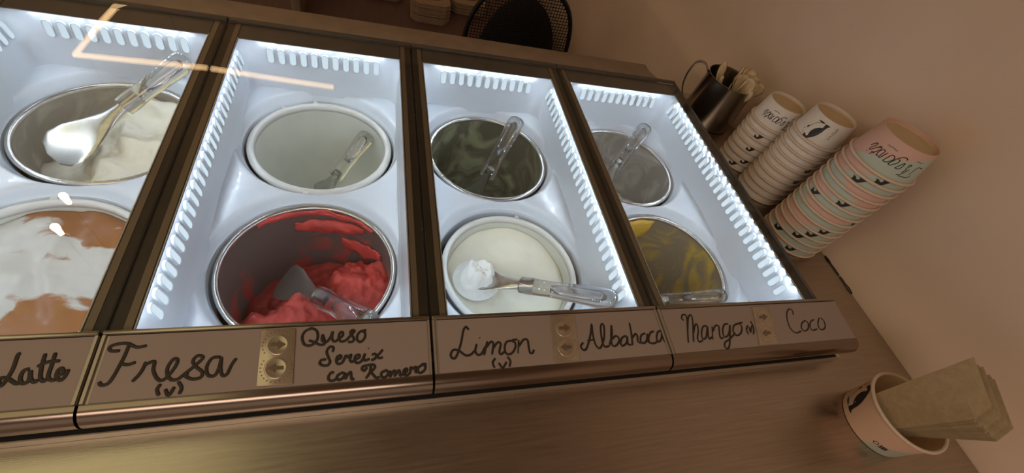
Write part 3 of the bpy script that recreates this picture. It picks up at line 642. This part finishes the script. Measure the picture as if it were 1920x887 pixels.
scoop('clear handled steel scoop resting in the cream gelato, leftmost of all', at(352, 108, -.030), at(232, 200, -.078), at(100, 298, -.118), .030, .0125, (0, -.35, 1))
scoop('scoop sunk deep inside the nearly empty white pan', at(692, 250, -.120), at(628, 332, -.170), at(600, 372, -.215), .022, .0115, (-.5, -.4, .7))
scoop('scoop stuck into the red strawberry sorbet', at(700, 612, -.085), at(598, 556, -.128), at(528, 524, -.176), .026, .0125, (-.2, -.3, 1))
scoop('scoop leaning on the rim of the olive green smeared pan', at(972, 222, -.070), at(912, 330, -.128), at(872, 390, -.205), .022, .0125, (-.5, -.4, .7))
sc5 = scoop('scoop lying flat across the lemon sorbet with sorbet on its blade', at(1158, 563, -.022), at(978, 534, -.094), at(872, 521, -.122), .021, .0115, (0, 0, 1))
def dollop(x, y):
    q = math.hypot(x, y * 1.15); return -.119 + .034 * sm(.034, .010, q + .006 * nz(x, y, 60, 3)) + .012 * nz(x, y, 55, 5) * sm(.034, .02, q) - .010 * sm(.016, 0, math.hypot(x - .004, y - .004))
p = at(895, 520, -.112); gelato('sorbet_dollop', 'lumpy white sorbet dollop on the blade of the lying scoop', p.x, p.y, .034, dollop, 'g_scoop', 24, 64, base=-.001)
scoop('scoop standing in the coconut pan at the far right', at(1213, 236, -.068), at(1154, 312, -.118), at(1112, 372, -.19), .022, .0120, (-.5, -.4, .7))
scoop('scoop lying across the front of the mango pan', at(1362, 553, -.092), at(1238, 563, -.118), at(1170, 570, -.145), .022, .0095, (0, 0, 1))

# ---------------------------------------------------------------- paper cups
FRAG = [[[67.8,0.581],[59.0,0.614],[54.6,0.587],[53.0,0.498],[51.5,0.408],[49.9,0.354]],[[36.4,0.248],[43.7,0.248],[50.8,0.259],[55.4,0.299],[56.6,0.349]],[[32.2,0.251],[36.2,0.274],[39.0,0.332],[41.6,0.419],[43.4,0.497]],[[36.4,0.346],[38.6,0.426],[37.7,0.484],[38.2,0.541],[40.6,0.587],[40.6,0.619],[37.8,0.612],[36.8,0.564]],[[21.8,0.388],[23.7,0.456],[26.3,0.556],[28.6,0.598],[29.5,0.573],[29.3,0.463],[27.7,0.406],[25.0,0.392],[21.8,0.388]],[[8.8,0.392],[10.8,0.496],[13.2,0.613],[17.5,0.701],[21.7,0.731],[25.7,0.723],[26.8,0.69]],[[8.8,0.392],[13.5,0.391],[15.8,0.452],[18.9,0.518],[18.6,0.603],[15.5,0.615]],[[-0.9,0.392],[0.5,0.505],[2.3,0.609],[4.8,0.629],[8.7,0.607],[9.8,0.551],[8.3,0.478],[5.5,0.407],[2.0,0.385],[-0.9,0.392]],[[-4.4,0.608],[-6.0,0.524],[-7.0,0.426],[-9.4,0.385],[-10.0,0.43],[-9.7,0.556],[-10.5,0.604],[-14.4,0.598],[-16.2,0.511],[-15.5,0.41],[-13.7,0.387],[-13.0,0.424]],[[-24.4,0.304],[-21.9,0.396],[-18.7,0.487],[-17.9,0.586],[-19.9,0.618],[-23.4,0.593]],[[-25.6,0.382],[-19.6,0.397]],[[-19.8,0.608],[-24.7,0.536],[-29.3,0.402],[-31.8,0.389],[-32.3,0.448],[-29.1,0.561],[-29.0,0.614],[-31.9,0.605],[-34.6,0.54],[-36.2,0.473]],[[-32.7,0.307],[-32.2,0.33]]]
FRAGS = [[[-16.1,0.744],[-13.7,0.769],[-9.7,0.757],[-7.6,0.784],[-3.5,0.766],[-1.8,0.78],[1.3,0.756],[3.0,0.777]],[[42.2,0.743],[45.9,0.761],[51.5,0.743],[57.5,0.759]]]
PEN = [[[-24.9,0.083],[-21.2,0.032],[-16.6,0.039],[-9.8,0.132],[-3.3,0.26],[1.3,0.392],[4.0,0.535],[5.0,0.666],[6.4,0.754],[10.8,0.824],[4.6,0.836],[-2.4,0.827],[-1.6,0.763],[-1.5,0.671],[-8.6,0.608],[-14.7,0.507],[-17.3,0.377],[-16.5,0.277],[-14.4,0.195],[-17.6,0.153],[-22.8,0.205],[-26.3,0.198],[-24.5,0.151]],[[-23.7,0.798],[-16.4,0.843],[-7.7,0.844],[-3.6,0.834],[-7.6,0.808],[-14.6,0.788],[-19.1,0.803]],[[-31.8,0.383],[-33.0,0.429],[-30.5,0.496],[-28.0,0.491],[-28.5,0.424],[-29.8,0.383]],[[-35.1,0.289],[-36.0,0.319],[-33.8,0.347],[-33.3,0.306]]]
PENL = [[[-11.3,0.246],[-6.5,0.307],[-2.2,0.409],[0.2,0.521],[1.8,0.678]],[[-28.5,0.495],[-24.9,0.619],[-20.3,0.712],[-14.9,0.774],[-5.0,0.809]],[[-33.5,0.237],[-32.4,0.209],[-32.2,0.171],[-29.0,0.151]],[[23.2,0.44],[27.1,0.409],[27.3,0.465],[30.1,0.442]],[[23.8,0.536],[27.7,0.496],[26.5,0.576],[30.2,0.569]],[[25.0,0.697],[24.8,0.652],[28.9,0.621],[31.3,0.656],[30.4,0.711],[26.6,0.719],[25.0,0.697]],[[26.7,0.773],[30.9,0.75],[28.8,0.805],[31.6,0.807]],[[24.6,0.845],[29.6,0.811],[28.2,0.871],[31.8,0.87]]]
def cone_pt(th, h, H, r0, r1, off=.0003, base=180.0):
    a = math.radians(base + th); r = r0 + (r1 - r0) * h + off; return Vector((r * math.cos(a), r * math.sin(a), h * H))
def wrap_strokes(strokes, H, r0, r1, wd, base):
    mb = MB()
    for st in strokes:
        pts = catmull([Vector((a, b_, 0)) for a, b_ in st], 4)
        q = [cone_pt(p.x, p.y, H, r0, r1, .0002, base) for p in pts]
        nr = Vector((q[0].x, q[0].y, 0)).normalized(); mb.tube(q, wd, 6, True, 1.0 if wd < .0004 else .35, nr)
    return mb
def wrap_polys(polys, H, r0, r1, base):
    mb = MB()
    for po in polys:
        # triangulate the outline in (angle, height), subdivide, then wrap
        bm = bmesh.new(); vs = [bm.verts.new((a * .7 / 1000, b_ * 40 / 1000, 0)) for a, b_ in po]; fc = bm.faces.new(vs)
        bmesh.ops.triangulate(bm, faces=[fc]); bmesh.ops.subdivide_edges(bm, edges=bm.edges[:], cuts=1, use_grid_fill=True); bmesh.ops.triangulate(bm, faces=bm.faces[:])
        bm.verts.index_update()
        mb.add([cone_pt(v_.co.x * 1000 / .7, v_.co.y * 1000 / 40, H, r0, r1, .0005, base) for v_ in bm.verts], [tuple(v_.index for v_ in f_.verts) for f_ in bm.faces]); bm.free()
    return mb
CUPME = {}
def cup_parts(key, H, r0, r1, mat):
    """upside-down cup: rolled lip at z=0, base recess on top"""
    d = {}
    wall = MB().lathe([(r0 - .0012, .001), (r0, .001), (r1, H), (r1 - .0006, H + .0004), (r1 - .0014, H), (r1 - .0018, H - .0055)], 64)
    d['wall'] = (wall, mat)
    d['rolled_lip'] = (MB().lathe([(r0 + .0012 + .0022 * math.cos(a), .0022 + .0022 * math.sin(a)) for a in [2 * math.pi * k / 10 for k in range(10)]], 64, close=True), 'cup_lip')
    d['recessed_base'] = (MB().lathe([(r1 - .0010, H - .0010), (r1 - .0022, H - .0058), (.0005, H - .0060)], 64), 'cup_base')
    d['inside_wall'] = (MB().lathe([(r0 - .0013, .001), (r1 - .0024, H - .0075), (.0005, H - .0076)], 64), 'cup_base')
    return d
def add_cup(key, H, r0, r1, mat, loc, rot, label, group, prints):
    o = thing('paper_cup', label, 'paper cup', loc, group); o.rotation_euler = (0, 0, rot)
    if key not in CUPME:
        CUPME[key] = {}
        for nme, (mb, mt) in cup_parts(key, H, r0, r1, mat).items():
            p_ = mb.build(nme, mt, o, True); smooth_angle(p_, 50); CUPME[key][nme] = p_.data
    else:
        for nme, me in CUPME[key].items():
            p_ = bpy.data.objects.new(nme, me); COL.objects.link(p_); p_.parent = o
    for pk in prints:
        kk = (key, pk)
        if kk not in CUPME:
            if pk == 'script': p_ = wrap_strokes(FRAG, H, r0, r1, .00060, 180).build('printed_script', 'print', o, True)
            elif pk == 'script_small': p_ = wrap_strokes(FRAGS, H, r0, r1, .0005, 180).build('small_print', 'print_grey', o, True); p_['kind'] = 'stuff'
            elif pk == 'penguin': p_ = wrap_polys(PEN, H, r0, r1, 180).build('printed_penguin', 'print', o, True)
            else: p_ = wrap_strokes(PENL, H, r0, r1, .00035, 180).build('printed_lines', 'print_grey', o, True)
            CUPME[kk] = p_.data
        else:
            p_ = bpy.data.objects.new({'script': 'printed_script', 'script_small': 'small_print', 'penguin': 'printed_penguin', 'lines': 'printed_lines'}[pk], CUPME[kk]); COL.objects.link(p_); p_.parent = o
    return o
ORD = ['topmost', 'second', 'third', 'fourth', 'fifth', 'sixth', 'seventh', 'eighth', 'ninth', 'tenth', 'eleventh', 'twelfth', 'thirteenth', 'fourteenth']
def stack(key, x, y, n, pitch, H, r0, r1, mat, desc, group, toprint, rng, face=27.0, lean=(0, 0), few=None):
    for i in range(n):                                   # i = 0 is the top cup
        z = ZC + .0002 + pitch * (n - 1 - i)
        base = math.radians(face)                        # local -x faces the camera
        rot = base if i == 0 else base + rng[i % len(rng)]
        lab = ('topmost ' if i == 0 else ORD[i] + ' from top ') + desc
        add_cup(key, H, r0, r1, mat, (x + lean[0] * (n - 1 - i) / n, y + lean[1] * (n - 1 - i) / n, z), rot, lab, group, toprint if i == 0 else ('penguin',))
RNG = [0, .75, .25, 2.2, 2.8, .55, -.35, 1.7, 3.6, .95, .72, .45, -.2, .66, -.65]
stack('two', .6885, .3490, 14, .0132, .0480, .0465, .0390, 'cup_two', 'cup of the tall pink and mint upside-down stack', 'pink and mint cup stack', ('script', 'script_small'), RNG, lean=(.0125, .004))
stack('white', .6900, .4580, 11, .0130, .0430, .0388, .0332, 'cup_white', 'cup of the middle white upside-down stack with penguin top', 'white cup stack with penguin', ('penguin', 'lines'), [0, 1.9, 2.2, 2.8, 1.35, 2.4, 1.4, 3.3, 1.8, 3.5, 2.2], 33.5, lean=(.009, 0))
stack('white2', .6890, .5370, 8, .0135, .0420, .0382, .0325, 'cup_white', 'cup of the short white upside-down stack beside the pitcher', 'white cup stack beside the pitcher', ('script', 'script_small'), [0, 2.5, .25, 2.0, .35, 2.6, .55, .15], 38)

# ---------------------------------------------------------------- napkin cup (upright) and napkins
NX, NY, NR0, NR1, NH = .6150, .0465, .0415, .0450, .0495
nc = thing('napkin_cup', 'upright peach and mint paper cup holding brown napkins', 'paper cup', (NX, NY, ZC + .0002))
nc.rotation_euler = (0, 0, math.radians(4))
smooth_angle(MB().lathe([(.0005, .005), (NR0 - .003, .005), (NR0 - .002, .0005), (NR0, .0005), (NR1, NH - .001), (NR1 - .0009, NH - .001)], 72).build('wall', 'cup_nap', nc, True), 50)
smooth_angle(MB().lathe([(NR1 - .0011, NH - .001), (NR0 - .0012, .007), (.0005, .0068)], 72).build('inside_wall', 'cup_base', nc, True), 50)
MB().lathe([(NR1 + .0008 + .0021 * math.cos(a), NH - .0008 + .0021 * math.sin(a)) for a in [2 * math.pi * k / 10 for k in range(10)]], 72, close=True).build('rolled_lip', 'cup_lip', nc, True)
flip = lambda s: [[[-a - 38, 1.0 - b_] for a, b_ in st] for st in s]
NPEN = [[[a * 1.0 - 32, .97 - b_ * .95] for a, b_ in st] for st in PEN]
wrap_polys(NPEN, NH, NR0, NR1, 180).build('printed_penguin', 'print', nc, True)
wrap_strokes([[[a - 32, .97 - b_ * .95] for a, b_ in st] for st in PENL[:3]], NH, NR0, NR1, .0004, 180).build('printed_lines', 'print_grey', nc, True)
sml = [[[22, .50], [20, .44], [24, .40], [27, .45], [25, .50], [22, .50]]] + [[[30 + 3 * k, .38], [31 + 3 * k, .52], [32.5 + 3 * k, .40]] for k in range(4)]
wrap_strokes([[[a + 6, b_ - .16] for a, b_ in st] for st in sml], NH, NR0, NR1, .0004, 180).build('small_print', 'print', nc, True)
NN = 9
A0, D0 = Vector((.578, .0700, -.030)), Vector((.5785, .0345, -.030))
B0, C0, E0 = Vector((.6017, .0728, .100)), Vector((.5990, .0267, .0850)), Vector((.5805, .0190, .0740))
OFF = Vector((.0290, -.0195, -.0130))
for i in range(NN):
    u = i / (NN - 1); o_ = OFF * u
    jit = Vector((random.uniform(-.0004, .0004), random.uniform(-.0018, .0018), random.uniform(-.002, .002)))
    base_off = Vector((OFF.x * u, -.008 * u, 0))
    th = Vector((.0011, 0, -.0004))
    top = [A0 + base_off, B0 + o_ + jit, C0 + o_ + jit, E0 + o_ + jit, D0 + base_off]
    a, b_, c_, e_, d_ = top
    g = lambda p, q, t_: p.lerp(q, t_)
    rows = [[a, g(a, d_, .5), d_], [g(a, b_, .5) + Vector((-.001, 0, 0)), g(g(a, b_, .5), g(d_, e_, .5), .5), g(d_, e_, .5)], [g(a, b_, .85), g(g(a, b_, .85), e_, .5), e_], [b_, g(b_, c_, .5), c_]]
    V = [p for r_ in rows for p in r_]; n = len(V); V2 = [p + th for p in V]; f = []
    for r_ in range(3):
        for q in range(2): k = r_ * 3 + q; f += [(k, k + 1, k + 4, k + 3), (n + k, n + k + 3, n + k + 4, n + k + 1)]
    rim = [0, 1, 2, 5, 8, 11, 10, 9, 6, 3]
    for k in range(len(rim)): p, q = rim[k], rim[(k + 1) % len(rim)]; f.append((p, q, q + n, p + n))
    org = V[4].copy()
    no = link_mesh('paper_napkin', [p - org for p in V + V2], f, 'napkin', None, False, org); smooth_angle(no, 30)
    tag(no, ('foremost brown folded paper napkin standing in the cup' if i == 0 else 'rearmost brown napkin against the cup wall' if i == NN - 1 else ORD[i] + ' brown paper napkin from the front of the cup'), 'napkin', 'brown napkins in the cup')

# ---------------------------------------------------------------- steel pitcher with wooden spoons
PX, PY = .6745, .6650
pt = thing('steel_pitcher', 'small polished steel pitcher full of pale spoons in the corner', 'pitcher', (PX, PY, ZC + .0002)); pt.rotation_euler = (0, 0, 0)
PH = .0955
smooth_angle(MB().lathe([(.0005, .0), (.050, 0), (.053, .002), (.0535, .006), (.0490, PH - .002), (.0500, PH), (.0485, PH), (.0478, PH - .004), (.0515, .008), (.0005, .006)], 72).build('body', 'pitcher', pt, True), 40)
ha = math.radians(150); hd = Vector((math.cos(ha), math.sin(ha), 0))
hp = [hd * .0475 + Vector((0, 0, PH - .008)), hd * .062 + Vector((0, 0, PH + .006)), hd * .078 + Vector((0, 0, PH + .002)), hd * .083 + Vector((0, 0, PH - .022)), hd * .078 + Vector((0, 0, PH - .050)), hd * .064 + Vector((0, 0, PH - .072)), hd * .051 + Vector((0, 0, PH - .078))]
MB().tube(catmull(hp, 6), .0075, 12, True, .22, hd).build('handle', 'pitcher', pt, True)
def spoon_mesh():
    b = MB(); st = [(0, .0030), (.055, .0028), (.070, .0040), (.078, .0068), (.087, .0078), (.095, .0066), (.100, .0030)]; v = []; f = []; N = 8
    for z, wdt in st:
        for j in range(N):
            q = 2 * math.pi * j / N; cup = .0025 * sm(.068, .085, z)
            v.append((wdt * math.cos(q), .0010 * math.sin(q) + cup * (math.cos(q) ** 2), z))
    for i in range(len(st) - 1):
        for j in range(N): f.append((i * N + j, i * N + (j + 1) % N, (i + 1) * N + (j + 1) % N, (i + 1) * N + j))
    f += [tuple(range(N))[::-1], tuple(range((len(st) - 1) * N, len(st) * N))]
    return b.add(v, f)
sp_me = None; k = 0
for i in range(22):
    if i < 18:
        a = math.radians(-100 + 160 * (i / 17) + random.uniform(-10, 10)); rr = (.014, .026, .036)[i % 3]
        bx, by = rr * .3 * math.cos(a) + .010, rr * .3 * math.sin(a) - .008
        txx, tyy = rr * math.cos(a) + .010, rr * math.sin(a) - .010
    else:
        a = math.radians(105 + 30 * (i - 18)); rr = .036; bx, by = .0, .0; txx, tyy = rr * math.cos(a), rr * math.sin(a)
    q = Vector((PX + bx, PY + by, ZC + .0075)); dirv = Vector((txx - bx, tyy - by, .100 + random.uniform(0, .008))).normalized()
    if sp_me is None:
        so = spoon_mesh().build('tasting_spoon', 'spoon', None, True); sp_me = so.data
    else:
        so = bpy.data.objects.new('tasting_spoon', sp_me); COL.objects.link(so)
    so.location = q; so.rotation_mode = 'QUATERNION'
    so.rotation_quaternion = Vector((0, 0, 1)).rotation_difference(dirv) @ Matrix.Rotation(random.uniform(0, 6.28), 3, 'Z').to_quaternion()
    s_ = random.uniform(.98, 1.13); wd_ = 1.9 if i < 18 else .9; so.scale = (wd_, wd_, s_)
    tag(so, 'small pale spoon standing among the bunch in the steel pitcher', 'spoon', 'pale spoons in the steel pitcher')

# ---------------------------------------------------------------- behind the freezer
wb = thing('rear_worktop', 'low dark brown worktop behind the freezer', 'worktop', (-.5, 1.75, FLOOR))
WZ = -.345
child(MB().box(-1.6, .62, 1.28, 2.3, WZ - .03, WZ).build('top_board', 'brown'), wb)
child(MB().box(-1.58, .60, 1.31, 2.28, FLOOR, WZ - .03).build('cabinet_body', 'brown'), wb)
dv = bevelled(MB().box(-.2320, -.2080, 1.34, 2.2, WZ, -.02).build('divider_board', 'board'), .002)
tag(dv, 'pale upright divider board standing on the rear worktop', 'board')
def carrier_mesh(wx, wy, ch, hole):
    b = MB(); o = [(-wx + ch, -wy), (wx - ch, -wy), (wx, -wy + ch), (wx, wy - ch), (wx - ch, wy), (-wx + ch, wy), (-wx, wy - ch), (-wx, -wy + ch)]
    ii = [(x * hole, y * hole) for x, y in o]; v = []; f = []
    for z in (0, .0028):
        v += [(x, y, z) for x, y in o] + [(x, y, z) for x, y in ii]
    for k in range(8):
        n_ = (k + 1) % 8
        f += [(k, n_, 8 + n_, 8 + k), (16 + k, 24 + k, 24 + n_, 16 + n_), (k, 16 + k, 16 + n_, n_), (8 + k, 8 + n_, 24 + n_, 24 + k)]
    return b.add(v, f)
c_me = None
for (cx_, cy_, n_, name) in ((.174, 1.525, 15, 'middle'), (.020, 1.63, 5, 'left'), (.312, 1.62, 10, 'right')):
    for i in range(n_):
        if c_me is None:
            co = carrier_mesh(.062, .070, .018, .52).build('cardboard_carrier', 'cardboard'); c_me = co.data
        else:
            co = bpy.data.objects.new('cardboard_carrier', c_me); COL.objects.link(co)
        co.location = (cx_ + random.uniform(-.003, .003), cy_ + random.uniform(-.003, .003), WZ + .0003 + .0042 * i)
        co.rotation_euler = (0, 0, random.uniform(-.03, .03))
        tag(co, ('top' if i == n_ - 1 else ORD[n_ - 1 - i] + ' from top' if n_ - 1 - i < len(ORD) else 'lowest but ' + str(i) if i else 'lowest') + ' cardboard cup carrier in the ' + name + ' stack behind the freezer', 'carrier', name + ' stack of cardboard carriers')
# mesh chair
ch = thing('mesh_office_chair', 'black mesh backed office chair behind the freezer', 'chair', (.395, 1.02, FLOOR))
ccx, ccy = .395, 1.17
def arch(t_):                                  # closed outline of the backrest, t in 0..1 from lower left over the top
    a = math.pi * (1 - t_); sx = .158 * (1 if math.cos(a) > 0 else 1)
    return Vector((ccx + sx * math.copysign(abs(math.cos(a)) ** .75, math.cos(a)), ccy + .012 * math.cos(a) ** 2, -.26 + .205 * abs(math.sin(a)) ** .85))
fp = [Vector((ccx - .150, ccy, -.60))] + [arch(k / 28) for k in range(29)] + [Vector((ccx + .150, ccy, -.60))]
child(MB().tube(fp, .0065, 10).build('back_frame', 'mesh', None, True), ch)
wm = MB()
def inside(x, z):
    if z < -.26: return abs(x - ccx) < .152
    q = (z + .26) / .205
    return q < 1 and abs(x - ccx) < .158 * (1 - q ** (2 / .85)) ** .375 if q < 1 else False
st = .0085
nx_ = int(.32 / st)
for i in range(nx_ + 1):
    x = ccx - .16 + st * i; z = -.60
    zt = z
    while inside(x, zt + .004) and zt < -.05: zt += .004
    if zt > z + .01: wm.tube([(x, ccy, z), (x, ccy, zt)], .0011, 4, False)
z = -.60
while z < -.05:
    xs = [ccx - .16 + .002 * k for k in range(161) if inside(ccx - .16 + .002 * k, z)]
    if xs: wm.tube([(xs[0], ccy - .001, z), (xs[-1], ccy - .001, z)], .0011, 4, False)
    z += st
mo = child(wm.build('back_mesh', 'mesh'), ch); mo['kind'] = 'stuff'
v = []; f = []; RW = 26
for i in range(RW):
    u = i / (RW - 1); zz = -.56 + u * .455; hw = .128 * (1 - max(0, (u - .45) / .56) ** 2.2) ** .5
    for s_ in (-1, 1):
        v += [(ccx + .006 + s_ * hw, ccy + .030, zz), (ccx + .006 + s_ * hw * .95, ccy + .050, zz)]
for i in range(RW - 1):
    k = i * 4; f += [(k, k + 2, k + 6, k + 4), (k + 1, k + 5, k + 7, k + 3), (k, k + 4, k + 5, k + 1), (k + 2, k + 3, k + 7, k + 6)]
k = (RW - 1) * 4; f += [(0, 1, 3, 2), (k, k + 2, k + 3, k + 1)]
child(link_mesh('back_support', v, f, 'seat'), ch)
child(bevelled(MB().box(ccx - .22, ccx + .22, .72, 1.14, -.56, -.50).build('seat', 'seat'), .025, 3), ch)
child(MB().tube([(ccx, .93, -.56), (ccx, .93, -.90)], .025, 14).build('gas_column', 'seat', None, True), ch)
for k in range(5):
    a = 2 * math.pi * k / 5
    leg = child(MB().tube([(ccx, .93, -.90), (ccx + .2 * math.cos(a), .93 + .2 * math.sin(a), -.93)], [.022, .012], 8).build('leg', 'seat', None, True), ch)
    cs = MB().lathe([(.0005, -.0), (.018, 0), (.022, .012), (.018, .035), (.0005, .036)], 14, (ccx + .2 * math.cos(a), .93 + .2 * math.sin(a), FLOOR)).build('castor', 'seat', None, True); child(cs, ch)
